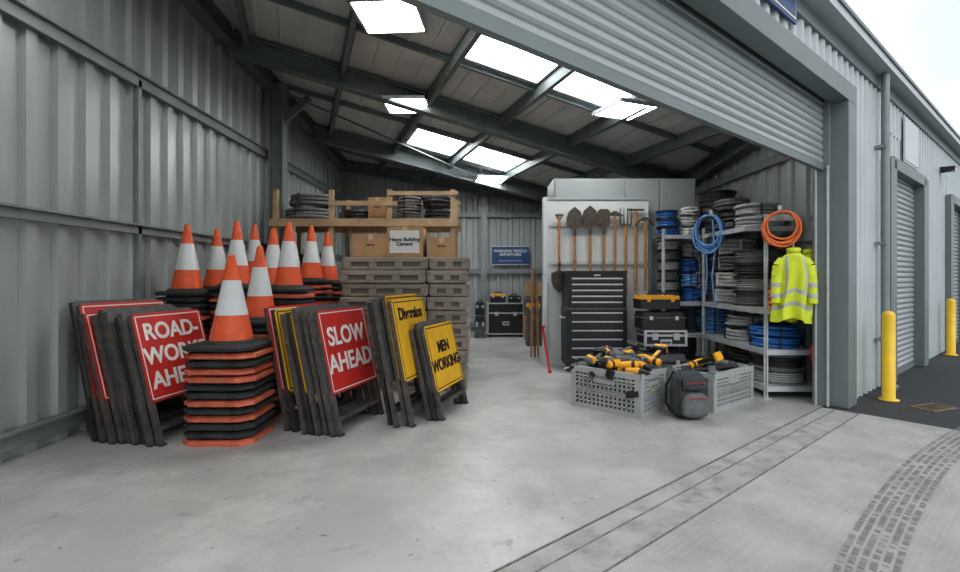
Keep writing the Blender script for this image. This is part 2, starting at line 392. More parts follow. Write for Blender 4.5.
b.bx(-.2,.2,-.12,.12,-.02,.004,mat('drain_rust',(0.24,0.17,0.10),0.7,0.2,0.3,12))
for i in range(9): b.bx(-.17+i*.04,-.155+i*.04,-.09,.09,.004,.007,M_grated)
b.build('drain_cover',(4.87,5.37,0),(0,0,math.radians(20)))

# ---------------------------------------------------------------- cones
def cone_stack(x,y,ztop,bw=.48,H=.76,cr_=.16):
    zb=ztop-H; n=max(1,int(round(zb/.068))); pitch=zb/n
    b=MB()
    def base(z,h,m,dx,dy):
        hw=bw/2; c=hw*.3
        po=[(hw-c,-hw),(hw,-hw+c),(hw,hw-c),(hw-c,hw),(-hw+c,hw),(-hw,hw-c),(-hw,-hw+c),(-hw+c,-hw)]
        vs=[(px+dx,py+dy,z) for px,py in po]+[(px+dx,py+dy,z+h*.6) for px,py in po]+[(px*.9+dx,py*.9+dy,z+h) for px,py in po]
        fs=[tuple(range(8)),tuple(range(16,24))]+[(i,(i+1)%8,(i+1)%8+8,i+8) for i in range(8)]+[(i+8,(i+1)%8+8,(i+1)%8+16,i+16) for i in range(8)]
        b.add(vs,fs,m)
        for sx in(-1,1): b.box((sx*hw*.45+dx,-hw+dy,z+h*.3),(.05,.02,h*.5),m)
    for i in range(n+1):
        dx,dy=U(-.009,.009),U(-.009,.009)
        blk=(i%3==1) or R()<.2
        base(i*pitch,pitch*.66,M_dark if i<n and blk else (M_oranged if i<n else M_dark),dx,dy)
        if i<n: b.lathe([(bw*.42,i*pitch+pitch*.6),(bw*.40,(i+1)*pitch+.01)],M_dark,20)
    z=n*pitch+pitch*.6; hh=ztop-z; r0=cr_; r1=.028
    def rr(t): return r0+(r1-r0)*t
    b.lathe([(r0*1.25,z-.002),(r0*1.22,z+.018),(r0,z+.03)],M_dark,28)
    segs=[(0,.32,M_orange,.0),(.32,.72,M_reflect,.0015),(.72,1,M_orange,0)]
    for a,c,m,ex in segs: b.lathe([(rr(a)+ex,z+hh*a),(rr(c)+ex,z+hh*c)],m,28)
    b.lathe([(r1,z+hh),(r1*.8,z+hh+.012),(r1*.6,z+hh+.01),(0.012,z+hh-.04)],M_orange,20)
    b.build('traffic_cone_stack',(x,y,0))
cone_stack(-2.2,4.43,1.585,bw=.60,H=.80,cr_=.185)
for x,y,zt in((-3.22,5.5,1.966),(-3.26,6.2,1.98),(-2.77,5.7,2.02),(-2.21,5.02,1.70),(-3.05,6.77,2.10),(-2.58,6.24,2.0),(-2.15,5.62,2.0),(-2.28,6.76,2.08),(-2.23,7.32,2.05),(-2.75,7.3,2.08)):
    cone_stack(x,y,zt)

# ---------------------------------------------------------------- road signs
def sign(x,y,ang,lean,w,h,zb,kind,txt=None,tsize=.2,xs=1.0,name='road_sign',sp=.95,tz=None):
    b=MB(); fm=M_rust if R()<.5 else M_rust2; t=.022
    for xx in(0,w-.045): b.bx(xx,xx+.045,0,.036,0,h-.01,fm)
    b.bx(.03,w-.03,.01,.03,.12,.16,fm); b.bx(.03,w-.03,.01,.03,h-.05,h-.01,fm); b.bx(.03,w-.03,.01,.03,zb,zb+.03,fm)
    b.bx(0,.06,-.008,.044,-.004,.012,M_dark); b.bx(w-.06,w,-.008,.044,-.004,.012,M_dark)
    col={'red':M_red,'yel':M_yel,'grey':M_grime}[kind]
    c=.03; po=[(c,zb),(w-c,zb),(w,zb+c),(w,h-c),(w-c,h),(c,h),(0,h-c),(0,zb+c)]
    b.prism(po,-.006,-.001,col)
    b.prism([(a,z) for a,z in po],-.001,.0,M_grime)
    if kind!='grey':
        bm=M_white if kind=='red' else M_txtblk; i=.022;e=.010
        b.bx(i,w-i,-.0075,-.006,zb+i,zb+i+e,bm);b.bx(i,w-i,-.0075,-.006,h-i-e,h-i,bm)
        b.bx(i,i+e,-.0075,-.006,zb+i,h-i,bm);b.bx(w-i-e,w-i,-.0075,-.006,zb+i,h-i,bm)
    mtx=Matrix.Translation((x,y,.004))@Matrix.Rotation(math.radians(ang),4,'Z')@Matrix.Rotation(-math.radians(lean),4,'X')
    o=b.build(name,matrix=mtx)
    if txt:
        text(txt,tsize,M_white if kind=='red' else M_txtblk,o,Matrix.Translation((w/2,-.0085,tz or (zb+h)/2))@RX90,sp=sp,xs=xs,bold=.0055)
    return o
def group(x,y,ang,lean,w,h,zb,n,step,front,txt,ts,xs,kinds,sp=.95,tz=None):
    a=math.radians(ang); bk=Vector((-math.sin(a),math.cos(a)))
    for i in range(n):
        px=x+bk.x*step*i; py=y+bk.y*step*i
        if i: px+=math.cos(a)*U(-.05,.05); py+=math.sin(a)*U(-.05,.05)
        k=front if i==0 else kinds[i%len(kinds)]
        sign(px,py,ang+(U(-1,1) if i else 0),lean,w,h+(0 if i==0 else U(-.04,.05)),zb,k,txt if i==0 else None,ts,xs,'road_sign',sp,tz)
group(-2.63,4.12,80,15,.78,1.12,.36,7,.074,'red','ROAD-\nWORKS\nAHEAD',.20,1.0,['grey','grey','red','grey'],1.05)
sign(-3.17,4.20,72,14,.80,1.20,.36,'red')
sign(-3.26,4.24,72,14,.80,1.22,.36,'grey')
group(-1.22,4.375,73,13,.80,1.12,.36,6,.066,'red','SLOW\nAHEAD',.235,.95,['grey','grey','grey','grey','yel'],1.05)
sign(-1.66,4.50,68,13,.78,1.13,.36,'yel'); sign(-1.74,4.53,68,13,.78,1.15,.36,'red')
group(-.62,4.64,75,11,.80,1.20,.42,4,.072,'yel','Diversion',.165,.92,['grey','yel','grey'],tz=1.05)
group(-.36,4.86,72,13,.74,.93,.27,3,.066,'yel','MEN\nWORKING',.16,.93,['grey'],1.1)

# ---------------------------------------------------------------- plastic pallet stack
b=MB()
W,D,Hh=1.56,.95,.165
for i in range(10):
    dx,dy=U(-.025,.025),U(-.02,.02); z=i*Hh
    for x0,x1 in((-W/2,W*.18-.005),(W*.18+.005,W/2)):
        x0+=dx;x1+=dx
        b.bx(x0+.035,x1-.035,-D/2+.03+dy,D/2-.03+dy,z+.01,z+Hh-.01,M_palletd)
        b.bx(x0,x1,-D/2+dy,D/2+dy,z+Hh-.065,z+Hh-.004,M_pallet)
        b.bx(x0+.01,x1-.01,-D/2+.01+dy,D/2-.01+dy,z+.004,z+.045,M_pallet)
        nx=3 if x1-x0>.7 else 2
        for k in range(nx+1):
            xx=x0+.05+(x1-x0-.10)*k/nx
            b.bx(xx-.05,xx+.05,-D/2+.004+dy,-D/2+.06+dy,z+.02,z+Hh-.03,M_pallet)
        for k in range(4):
            yy=-D/2+.04+(D-.08)*k/3+dy
            b.bx(x0+.004,x0+.05,yy-.04,yy+.04,z+.02,z+Hh-.03,M_pallet); b.bx(x1-.05,x1-.004,yy-.04,yy+.04,z+.02,z+Hh-.03,M_pallet)
b.build('plastic_pallet_stack',(-.93,6.62,0),bevel=.01)
def carton(x,y,z,w,d,h,rz=0,label=None,m=None,name='cardboard_box'):
    b=MB();m=m or M_card; b.bx(-w/2,w/2,-d/2,d/2,0,h,m); b.bx(-w/2-.001,w/2+.001,-.03,.03,h-.08,h+.0015,M_tape)
    b.bx(-.03,.03,-d/2-.001,d/2+.001,h-.07,h+.0015,M_tape); b.bx(-w/2,w/2,-.002,.002,h,h+.003,M_rust)
    b.bx(-.05,.05,-d/2-.002,-d/2,h*.5,h*.5+.02,M_rust)
    o=b.build(name,(x,y,z),(0,0,math.radians(rz)))
    if label:
        l=MB(); l.bx(-w*.42,w*.42,-d/2-.006,-d/2-.001,h*.12,h*.88,M_label); l.build('label',parent=o)
        text(label,h*.17,M_txtblk,o,Matrix.Translation((0,-d/2-.008,h*.5))@RX90,sp=.9,bold=.0015)
    return o
carton(-1.38,6.45,1.653,.44,.4,.28,3)
carton(-.93,6.4,1.653,.44,.38,.37,-2,'Heavy Building\nCement')
carton(-.50,6.5,1.653,.34,.4,.25,4)
b=MB()
for x in(-3.16,-2.30,-1.4,-.42):
    for y in(7.75,8.75): b.bx(x-.035,x+.035,y-.035,y+.035,0,2.75,M_wood)
for z in(1.15,2.18,):
    for y in(7.70,8.80): b.bx(-3.24,-.34,y-.02,y+.02,z,z+.11,M_wood)
    for k in range(9): b.bx(-3.24,-.34,7.76+k*.115,7.76+k*.115+.09,z+.11,z+.13,M_wood)
b.bx(-3.24,-.34,8.78,8.82,2.66,2.73,M_wood)
b.bx(-2.3,-1.35,7.68,7.72,2.50,2.57,M_wood); b.bx(-1.4,-.34,7.68,7.72,2.66,2.72,M_wood)
b.build('timber_rack')
def ringstack(b,c,Ro,h,cr,m,wob=.012,tie=None):
    n=max(1,int(h/(cr*1.9)))
    for i in range(n):
        dx,dy=U(-wob,wob),U(-wob,wob)
        for rr in (Ro-cr,Ro-cr*2.9):
            ro=rr*(1+U(-.06,.03)); ph=R()*6
            pts=[(c[0]+dx+ro*math.cos(t)*(1+.02*math.sin(3*t+ph)),c[1]+dy+ro*math.sin(t)*(1+.02*math.cos(2*t+ph)),c[2]+cr+i*cr*1.9+.007*math.sin(2*t+ph)) for t in [2*math.pi*k/22 for k in range(22)]]
            b.tube(pts,cr,m,6,True)
    for a in(.6,2.8,4.4):
        x=c[0]+(Ro-cr*2)*math.cos(a);y=c[1]+(Ro-cr*2)*math.sin(a)
        b.box((x,y,c[2]+n*cr*.95),(cr*4.4,.016,n*cr*1.9+.006),tie or M_dark,Matrix.Rotation(a,3,'Z'))
def coil(x,y,z,Ro,h,m,cr=.02,name='cable_coil',layers=1,tie=None):
    b=MB(); hh=h/layers
    for i in range(layers):
        mm=m[i%len(m)] if isinstance(m,list) else m
        ringstack(b,(U(-.03,.03)*(layers>1),U(-.03,.03)*(layers>1),i*hh),Ro*(1-U(0,.16)*(layers>1)),hh-.012*(layers>1),cr,mm,tie=tie)
    return b.build(name,(x,y,z))
coil(-2.75,8.22,2.32,.40,.46,M_gcab2,.03,'hose_coil',2)
coil(-2.02,8.25,2.32,.22,.22,M_kcab,.03,'hose_coil')
carton(-1.62,8.1,2.32,.30,.4,.34)
coil(-1.16,8.22,2.32,.20,.38,M_gcab2,.025,'hose_coil')
coil(-.68,8.22,2.32,.25,.44,M_kcab,.03,'hose_coil',2)
coil(-2.75,8.22,1.29,.38,.5,M_kcab,.03,'hose_coil',2)
# ---------------------------------------------------------------- back wall things
b=MB(); b.bx(-.47,.47,-.02,0,-.24,.24,M_bsign); 
for e in((-.47,.47,.225,.24),(-.47,.47,-.24,-.225)): b.bx(e[0],e[1],-.024,-.02,e[2],e[3],M_white)
o=b.build('safety_sign',(.78,12.84,1.95))
text('WARNING VEHICLE\nDEPARTURES',.095,M_white,o,Matrix.Translation((0,-.024,.07))@RX90,bold=.002)
text('authorised personnel only',.055,M_white,o,Matrix.Translation((0,-.024,-.13))@RX90)
def flight(x,y,z,w,d,h,name='flight_case'):
    b=MB(); b.bx(-w/2+.01,w/2-.01,-d/2+.01,d/2-.01,.06,h-.01,M_black)
    for sx in(-1,1):
        for sy in(-1,1):
            b.box((sx*(w/2-.015),sy*(d/2-.015),h/2+.03),(.035,.035,h-.06),M_chrome)
            b.cyl((sx*(w/2-.08)-.02,sy*(d/2-.08),.035),(sx*(w/2-.08)+.02,sy*(d/2-.08),.035),.035,M_dark)
    for z0 in(.06,h*.68,h-.03):
        for sy in(-1,1): b.box((0,sy*(d/2-.012),z0+.015),(w,.03,.03),M_chrome)
        for sx in(-1,1): b.box((sx*(w/2-.012),0,z0+.015),(.03,d,.03),M_chrome)
    for sx in(-.25,.25): b.box((sx*w,-d/2-.004,h*.68),(.08,.02,.09),M_chrome)
    b.box((0,-d/2-.004,h*.4),(.16,.02,.09),M_chrome); b.box((0,-d/2-.015,h*.4),(.12,.02,.02),M_black)
    return b.build(name,(x,y,z))
flight(.60,11.9,0,.86,.55,.80)
def toolbox(x,y,z,w,d,h,lid,body=None,rz=0,name='toolbox',trim=None):
    body=body or M_black
    b=MB(); b.bx(-w/2,w/2,-d/2,d/2,0,h*.62,body); b.bx(-w/2-.008,w/2+.008,-d/2-.008,d/2+.008,h*.62,h*.70,M_black if lid!=M_black else M_bagg)
    b.prism([(-w/2,h*.70),(w/2,h*.70),(w/2-.02,h*.97),(-w/2+.02,h*.97)],-d/2,d/2,lid)
    for sx in(-.3,.3): b.box((sx*w,-d/2-.01,h*.64),(.05,.02,h*.22),trim or M_chrome)
    b.tube([(-w*.22,0,h*.95),(-w*.2,0,h+.03),(w*.2,0,h+.03),(w*.22,0,h*.95)],.012,M_dark,6)
    return b.build(name,(x,y,z),(0,0,math.radians(rz)),bevel=.006)
toolbox(.42,11.85,.805,.36,.24,.2,M_dyel); toolbox(.82,11.9,.805,.3,.24,.16,M_black)
toolbox(.0,11.6,.0,.24,.35,.5,M_black,M_bagg); toolbox(.0,11.6,.53,.22,.3,.3,M_black)
carton(1.20,11.3,0,.42,.5,.55); carton(1.22,11.3,.555,.4,.45,.42,4,m=M_bagg,name='storage_box'); carton(1.2,11.3,.98,.34,.4,.28,-5)
carton(1.10,10.3,0,.30,.40,.6,m=M_grime,name='storage_box'); toolbox(1.1,10.3,.61,.28,.3,.25,M_dyel,M_bagg)

# ---------------------------------------------------------------- partition cabinet & tool board
b=MB(); b.bx(1.2,3.5,8.12,8.9,0,3.0,M_cab)
for x0,x1 in((1.22,2.33),(2.36,2.9),(2.93,3.48)): b.bx(x0,x1,8.095,8.12,.05,2.97,M_cab)
b.build('metal_store_cabinet',bevel=.006)
b=MB(); b.bx(1.03,2.66,7.9,7.95,0,2.64,M_board); b.bx(1.0,1.06,7.86,8.05,0,2.66,M_board); b.bx(1.03,2.66,7.88,7.96,2.62,2.66,M_cab)
for z in(2.2,1.6): b.bx(1.1,2.64,7.87,7.9,z,z+.05,M_galv)
b.build('tool_board')
def garden_tool(x,z,kind,L=1.0,flip=True,y=7.82,m=None):
    b=MB(); m=m or M_blade
    b.tube([(0,0,-L),(.004,0,-L/2),(0,0,0)],.022,M_woodh,8)
    if kind in('shovel','spade'):
        w=.125 if kind=='shovel' else .10; 
        pts=[(-.3*w,0),(-w,.04),(-w*1.02,.16),(-w*.75,.26),(0,.34),(w*.75,.26),(w*1.02,.16),(w,.04),(.3*w,0)]
        if kind=='spade': pts=[(-.3*w,0),(-w*.9,.02),(-w,.24),(-w*.6,.28),(w*.6,.28),(w,.24),(w*.9,.02),(.3*w,0)]
        b.prism(pts,-.012,.004,m); b.cyl((0,-.004,-.12),(0,-.004,.12),.024,m,.012)
        b.tube([(-.06,0,-L-.02),(.06,0,-L-.02)],.014,M_black,6); b.tube([(-.055,0,-L-.02),(0,0,-L+.07)],.01,M_black,6); b.tube([(.055,0,-L-.02),(0,0,-L+.07)],.01,M_black,6)
    elif kind=='rake':
        b.bx(-.13,.13,-.012,.012,.0,.03,m)
        for k in range(8): b.cyl((-.12+k*.034,0,.01),(-.12+k*.034,-.09,.0),.006,m,.003,seg=6)
    elif kind=='pick':
        b.tube([(-.14,0,-.07),(-.08,0,.01),(0,0,.035),(.08,0,.01),(.14,0,-.07)],.02,m,8); b.box((0,0,.03),(.07,.05,.06),m)
    elif kind=='fork':
        b.bx(-.09,.09,-.01,.01,.0,.025,m)
        for k in range(4): b.cyl((-.085+k*.0567,0,.02),(-.085+k*.0567,0,.28),.011,m,.005,seg=6)
        b.cyl((0,0,-.1),(0,0,.02),.018,m)
    elif kind=='mattock':
        b.box((0,0,.02),(.18,.03,.05),m); b.box((.09,0,.0),(.05,.1,.02),m); b.box((0,0,.03),(.07,.05,.07),m)
    return b.build({'shovel':'shovel','spade':'spade','rake':'garden_rake','pick':'pickaxe','fork':'garden_fork','mattock':'mattock'}[kind],(x,y,z),(0,0 if flip else math.pi,0))
for x,z,kd,L,fl in((1.24,1.50,'shovel',.85,False),(1.48,2.16,'shovel',1.05,True),(1.72,2.18,'shovel',1.05,True),(1.935,2.18,'spade',1.05,True),
    (2.11,2.36,'mattock',1.15,True),(2.28,2.20,'fork',1.10,True),(2.44,2.44,'rake',1.25,True),(2.58,2.28,'pick',1.10,True)):
    garden_tool(x,z,kd,L,fl,y=7.82 if kd!='rake' else 7.85)
b=MB()
for i in range(3): b.beam((i*.06-.0,U(-.03,.03),0.02),(i*.04+.03,.10,U(1.3,1.7)),.035,.02,M_rust if i%2 else M_woodh)
b.build('timber_stakes',(.88,8.6,0))
def bar(x,y,L,lx=.08,ly=.12):
    b=MB(); b.tube([(0,0,.01),(lx,ly,L*.95),(lx*1.0,ly,L),(lx*1.0+.03,ly-.02,L+.02)],.018,M_redp,8); b.box((0,0,.02),(.05,.03,.04),M_redp); b.build('crowbar',(x,y,0))
bar(1.02,7.3,.62,lx=-.04,ly=.5)
bar(3.72,5.50,.62,lx=.02,ly=.14)

# ---------------------------------------------------------------- tool chest
b=MB(); w,d=.88,.5
b.bx(-w/2,w/2,-d/2,d/2,.10,.93,M_black); b.bx(-w/2+.01,w/2-.01,-d/2,d/2,.95,1.46,M_black); b.bx(-w/2-.005,w/2+.005,-d/2-.01,d/2,1.45,1.49,M_black); b.bx(-w/2,w/2,-d/2-.01,d/2,.92,.955,M_bagg)
for z0,z1,n in((.13,.90,6),(.97,1.40,5)):
    hh=(z1-z0)/n
    for i in range(n):
        za=z0+i*hh; b.bx(-w/2+.06,w/2-.06,-d/2-.014,-d/2,za+.006,za+hh-.006,M_drawer)
        b.bx(-w/2+.07,w/2-.07,-d/2-.030,-d/2-.012,za+hh-.034,za+hh-.010,M_chrome)
for sx in(-1,1):
    b.tube([(sx*(w/2),-.12,.8),(sx*(w/2+.05),-.12,.8),(sx*(w/2+.05),.12,.8),(sx*(w/2),.12,.8)],.012,M_chrome,8)
    for sy in(-1,1): b.cyl((sx*(w/2-.1)-.02,sy*(d/2-.08),.055),(sx*(w/2-.1)+.02,sy*(d/2-.08),.055),.055,M_dark,seg=16); b.box((sx*(w/2-.1),sy*(d/2-.08),.09),(.07,.08,.03),M_chrome)
b.box((0,-d/2-.013,1.425),(.1,.006,.025),M_chrome)
b.build('tool_chest',(1.70,7.52,0),bevel=.004)
toolbox(2.50,6.98,.0,.60,.40,.36,M_bagg,M_bagg,trim=M_chrome,name='tool_case')
flight(2.52,6.98,.40,.58,.40,.28,'flight_case')
toolbox(2.50,6.98,.685,.58,.36,.24,M_black,name='tool_case')
toolbox(2.46,6.98,.96,.54,.34,.19,M_dyel,trim=M_dyel,name='tool_case')

# ---------------------------------------------------------------- storage crates w. tools
def crate(x,y,ang,w,d,h,name='plastic_crate'):
    b=MB(); t=.02
    b.bx(0,w,0,d,0,.02,M_crate)
    def side(p,q):
        p=Vector(p);q=Vector(q);L=(q-p).length;dr=(q-p).normalized()
        def seg(a,c,z0,z1,th=t):
            A=p+dr*a;C=p+dr*c; b.beam((A.x,A.y,(z0+z1)/2),(C.x,C.y,(z0+z1)/2),th,z1-z0,M_crate)
        seg(0,L,h-.06,h,.045); seg(0,L,h-.10,h-.08,.03); seg(0,L,0,.05,.03); seg(0,L,h*.44,h*.52)
        seg(0,.06,0,h,.035); seg(L-.06,L,0,h,.035)
        nx=int(L/.05)
        for k in range(1,nx):
            a=L*k/nx; seg(a-.010,a+.010,.02,h-.06)
        nz=int((h-.1)/.045)
        for k in range(1,nz):
            z=.04+(h-.12)*k/nz; seg(.03,L-.03,z-.009,z+.009)
        seg(L/2-.12,L/2+.12,h*.66,h-.06,.03); seg(L/2-.09,L/2+.09,h-.14,h-.115,.036)
    side((0,t/2),(w,t/2)); side((0,d-t/2),(w,d-t/2)); side((t/2,0),(t/2,d)); side((w-t/2,0),(w-t/2,d))
    return b.build(name,(x,y,0),(0,0,math.radians(ang)))
crate(1.0,5.47,-44,.80,.58,.44)
crate(2.40,5.14,37,.86,.52,.40)
def drill(loc,rot,yel=True,name='cordless_drill'):
    b=MB(); m=M_dyel if yel else M_bagg; k=M_black
    b.lathe([(0,-.10),(.030,-.10),(.036,-.08),(.036,.05),(.030,.07),(.03,.075)],m,16)
    b.lathe([(.031,.07),(.027,.10),(.022,.13),(.014,.155),(0,.155)],k,14)
    b.cyl((0,0,.15),(0,0,.20),.005,M_chrome,seg=6)
    b.lathe([(.037,-.085),(.039,-.075),(.039,-.065),(.037,-.055)],k,16)
    old=b.M; b.M=Matrix.Rotation(math.radians(12),4,'Y')
    b.box((-.10,0,-.02),(.15,.038,.045),k); b.box((-.09,0,-.02),(.10,.042,.03),m)
    b.box((-.185,0,-.0),(.035,.07,.12),k); b.box((-.21,0,0),(.03,.075,.11),m if R()<.4 else k); b.box((-.045,0,.025),(.03,.014,.02),k)
    b.M=old
    for v in range(len(b.v)): b.v[v]=b.v[v]*1.2
    b.build(name,loc,rot)
Ec1=Vector((1.0,5.47)); c1u=Vector((math.cos(math.radians(-44)),math.sin(math.radians(-44)))); c1v=Vector((-c1u.y,c1u.x))
def cargo(E,uu,vv,w,d,z,nu,nv,yelp):
    for i in range(nu):
        for j in range(nv):
            a=.13+(w-.26)*i/(nu-1)+U(-.03,.03); c=.12+(d-.24)*j/(nv-1)+U(-.03,.03); p=E+uu*a+vv*c
            hh=.07*(1-abs(2*i/(nu-1)-1))+.05*j/(nv-1)
            drill((p.x,p.y,z+hh+.04*R()),(math.pi/2+U(-.35,.35),U(-2.2,.6),U(0,6.28)),yel=(R()<yelp))
cargo(Ec1,c1u,c1v,.80,.58,.43,7,3,.65)
def grinder(loc,rz,m):
    b=MB(); b.cyl((-.15,0,0),(.1,0,0),.032,M_black,.03,seg=12); b.cyl((.0,0,0),(.12,0,0),.036,m,.034,seg=12)
    b.box((.15,0,0),(.08,.06,.06),M_chrome); b.cyl((.16,0,-.03),(.16,0,-.038),.06,M_chrome,seg=20); b.cyl((.15,.03,0),(.15,.14,.0),.015,M_black,seg=8)
    b.build('angle_grinder',loc,(.2,U(-.3,.3),rz))
Ec2=Vector((2.40,5.14)); c2u=Vector((math.cos(math.radians(37)),math.sin(math.radians(37)))); c2v=Vector((-c2u.y,c2u.x))
for i in range(5):
    p=Ec2+c2u*(.16+.135*i)+c2v*(.26+U(-.10,.10)); grinder((p.x,p.y,.39+.02*(i%2)),U(0,6),M_bagg if i%2 else M_black)
p=Ec2+c2u*.22+c2v*.3; drill((p.x,p.y,.45),(1.4,.4,2),True)
p=Ec2+c2u*.6+c2v*.22; drill((p.x,p.y,.42),(1.5,-.4,4),False)
def tangle(cx,cy,z,rx,ry,ang,m,name='cable_bundle',n=5,cr=.012):
    b=MB()
    for j in range(n):
        ph=R()*6; pts=[]
        for q in range(40):
            t=q/40*2*math.pi
            pts.append((rx*(.9-.08*j)*math.cos(t+ph),ry*(.9-.08*j)*math.sin(t+ph),.02*math.sin(3*t+ph)+.02*j))
        b.tube(pts,cr,m,6,True)
    b.build(name,(cx,cy,z),(0,0,ang))
for dz in(.05,.16,.26):
    p=Ec1+c1u*.4+c1v*.29; tangle(p.x,p.y,dz,.32,.21,math.radians(-44),M_kcab,n=6,cr=.02)
    p=Ec2+c2u*.43+c2v*.26; tangle(p.x,p.y,dz-.02,.33,.19,math.radians(37),M_kcab if dz<.2 else M_gcab2,n=6,cr=.02)

# ---------------------------------------------------------------- backpack
b=MB()
def shell(w,d,h,z0,yoff,m,ex=4):
    vs=[];n=20;L=8
    for i in range(L+1):
        t=i/L; s=(1-abs(2*t-1)**ex)**(1/ex)*.25+.75; top=1-.22*max(0,t-.6)/.4
        if i in(0,L): s*=.8
        for k in range(n):
            a=2*math.pi*k/n; ca,sa=math.cos(a),math.sin(a)
            x=math.copysign(abs(ca)**.6,ca)*w/2*s*top; y=math.copysign(abs(sa)**.6,sa)*d/2*s*top+yoff
            vs.append((x,y,z0+h*t))
    fs=[(i*n+k,i*n+(k+1)%n,(i+1)*n+(k+1)%n,(i+1)*n+k) for i in range(L) for k in range(n)]+[tuple(range(n)),tuple(range(L*n,L*n+n))]
    b.add(vs,fs,m,True)
shell(.36,.22,.47,0,0,M_bag); shell(.27,.10,.24,.03,-.12,M_bagg); shell(.25,.08,.13,.29,-.105,M_bag)
b.tube([(-.11,-.172,.22),(0,-.178,.235),(.11,-.172,.22)],.004,M_redp,6); b.tube([(-.1,-.15,.36),(0,-.153,.375),(.1,-.15,.36)],.004,M_redp,6)
b.tube([(-.05,.03,.45),(-.04,.03,.5),(.04,.03,.5),(.05,.03,.45)],.01,M_dark,8)
for sx in(-1,1):
    b.tube([(sx*.09,.1,.44),(sx*.15,.15,.3),(sx*.16,.14,.12),(sx*.13,.09,.04)],.016,M_dark,8)
    b.box((sx*.14,-.09,.25),(.02,.02,.3),M_dark)
b.build('backpack',(2.08,5.0,0),(0,0,math.radians(8)))

# ---------------------------------------------------------------- shelving
b=MB(); g=M_galv
def post(x,y,h=2.2): b.bx(x-.025,x+.025,y-.003,y+.003,0,h,g); b.bx(x-.003,x+.003,y-.025,y+.025,0,h,g); b.bx(x-.04,x+.04,y-.04,y+.04,0,.01,g)
for x,y in((3.3,5.77),(3.95,5.77),(3.3,7.38),(3.95,7.38),(2.74,7.47),(2.74,8.03),(3.95,8.03)): post(x,y,2.12)
def lv(z):
    b.bx(3.29,3.97,5.76,7.40,z-.012,z,g); b.bx(3.285,3.30,5.76,7.4,z-.06,z,g); b.bx(3.29,3.97,5.75,5.765,z-.06,z,g)
    b.bx(2.73,3.97,7.46,8.05,z-.012,z,g); b.bx(2.73,3.3,7.45,7.465,z-.06,z,g)
for z in(.14,.56,1.03,): lv(z)
b.bx(3.29,3.97,6.20,7.40,2.018,2.03,g); b.bx(3.285,3.30,6.20,7.4,1.97,2.03,g); b.bx(2.73,3.97,7.46,8.05,2.018,2.03,g); b.bx(2.73,3.3,7.45,7.465,1.97,2.03,g); b.bx(3.29,3.97,6.20,6.215,1.97,2.03,g)
b.bx(3.29,3.97,5.76,5.78,2.05,2.12,g)
b.build('storage_shelving')
def reel(x,y,z,Ro,w,cm,n=1,name='cable_reel',fm=None):
    b=MB(); fm=fm or M_black
    for i in range(n):
        z0=i*w; cmi=cm[i%len(cm)] if isinstance(cm,list) else cm; o=(U(-.015,.015),U(-.015,.015),0)
        for zz in(z0,z0+w-.02): b.lathe([(.035,zz),(Ro,zz),(Ro+.004,zz+.01),(Ro,zz+.018),(.035,zz+.018),(.035,zz)],fm,28,o)
        nr=max(2,int((w-.04)/.024))
        for q in range(nr):
            zz=z0+.03+q*(w-.055)/(nr-1)
            rr=Ro*U(.80,.92); b.tube([(o[0]+rr*math.cos(t),o[1]+rr*math.sin(t),zz) for t in[2*math.pi*k/24 for k in range(24)]],.0135,cmi,6,True)
        b.lathe([(Ro*.80,z0+.02),(Ro*.80,z0+w-.022)],cmi,24,o)
    return b.build(name,(x,y,z))
Z1,Z2,Z3,Z4=.142,.562,1.032,2.032
reel(2.91,7.75,Z4,.165,.13,M_blue,3); coil(3.22,7.72,Z4,.155,.48,M_wcab,.02,layers=3,tie=M_gcab)
reel(3.68,7.75,Z4,.28,.225,[M_kcab,M_gcab2],3); coil(3.63,7.14,Z4,.26,.48,[M_gcab2,M_kcab,M_gcab2],.024,layers=3)
coil(3.63,6.54,Z4,.29,.34,M_gcab,.024,layers=2)
reel(2.92,7.75,Z3,.165,.155,[M_gcab2,M_gcab],6); coil(3.26,7.72,Z3,.155,.90,[M_blue,M_lblue,M_blue,M_gcab],.02,layers=4)
coil(3.68,7.74,Z3,.24,.9,M_kcab,.024,layers=4); coil(3.63,7.12,Z3,.265,.92,[M_gcab,M_wcab,M_gcab2,M_gcab],.026,layers=4,tie=M_label); reel(3.63,6.55,Z3,.285,.18,[M_gcab2,M_gcab,M_kcab],4,fm=M_black); coil(3.66,6.02,Z3,.20,.22,M_ocab,.016)
coil(3.62,6.12,Z2,.30,.26,M_blue,.02,layers=2); coil(3.62,6.76,Z2,.28,.38,M_gcab,.024,layers=2); coil(3.6,7.74,Z2,.24,.38,M_lblue,.022); coil(3.0,7.75,Z2,.22,.36,M_kcab,.022)
reel(3.62,6.1,Z1,.30,.17,[M_gcab,M_kcab],2,fm=M_gcab2); coil(3.62,6.76,Z1,.28,.32,M_kcab,.024,layers=2); coil(3.1,7.75,Z1,.24,.34,M_kcab,.022)
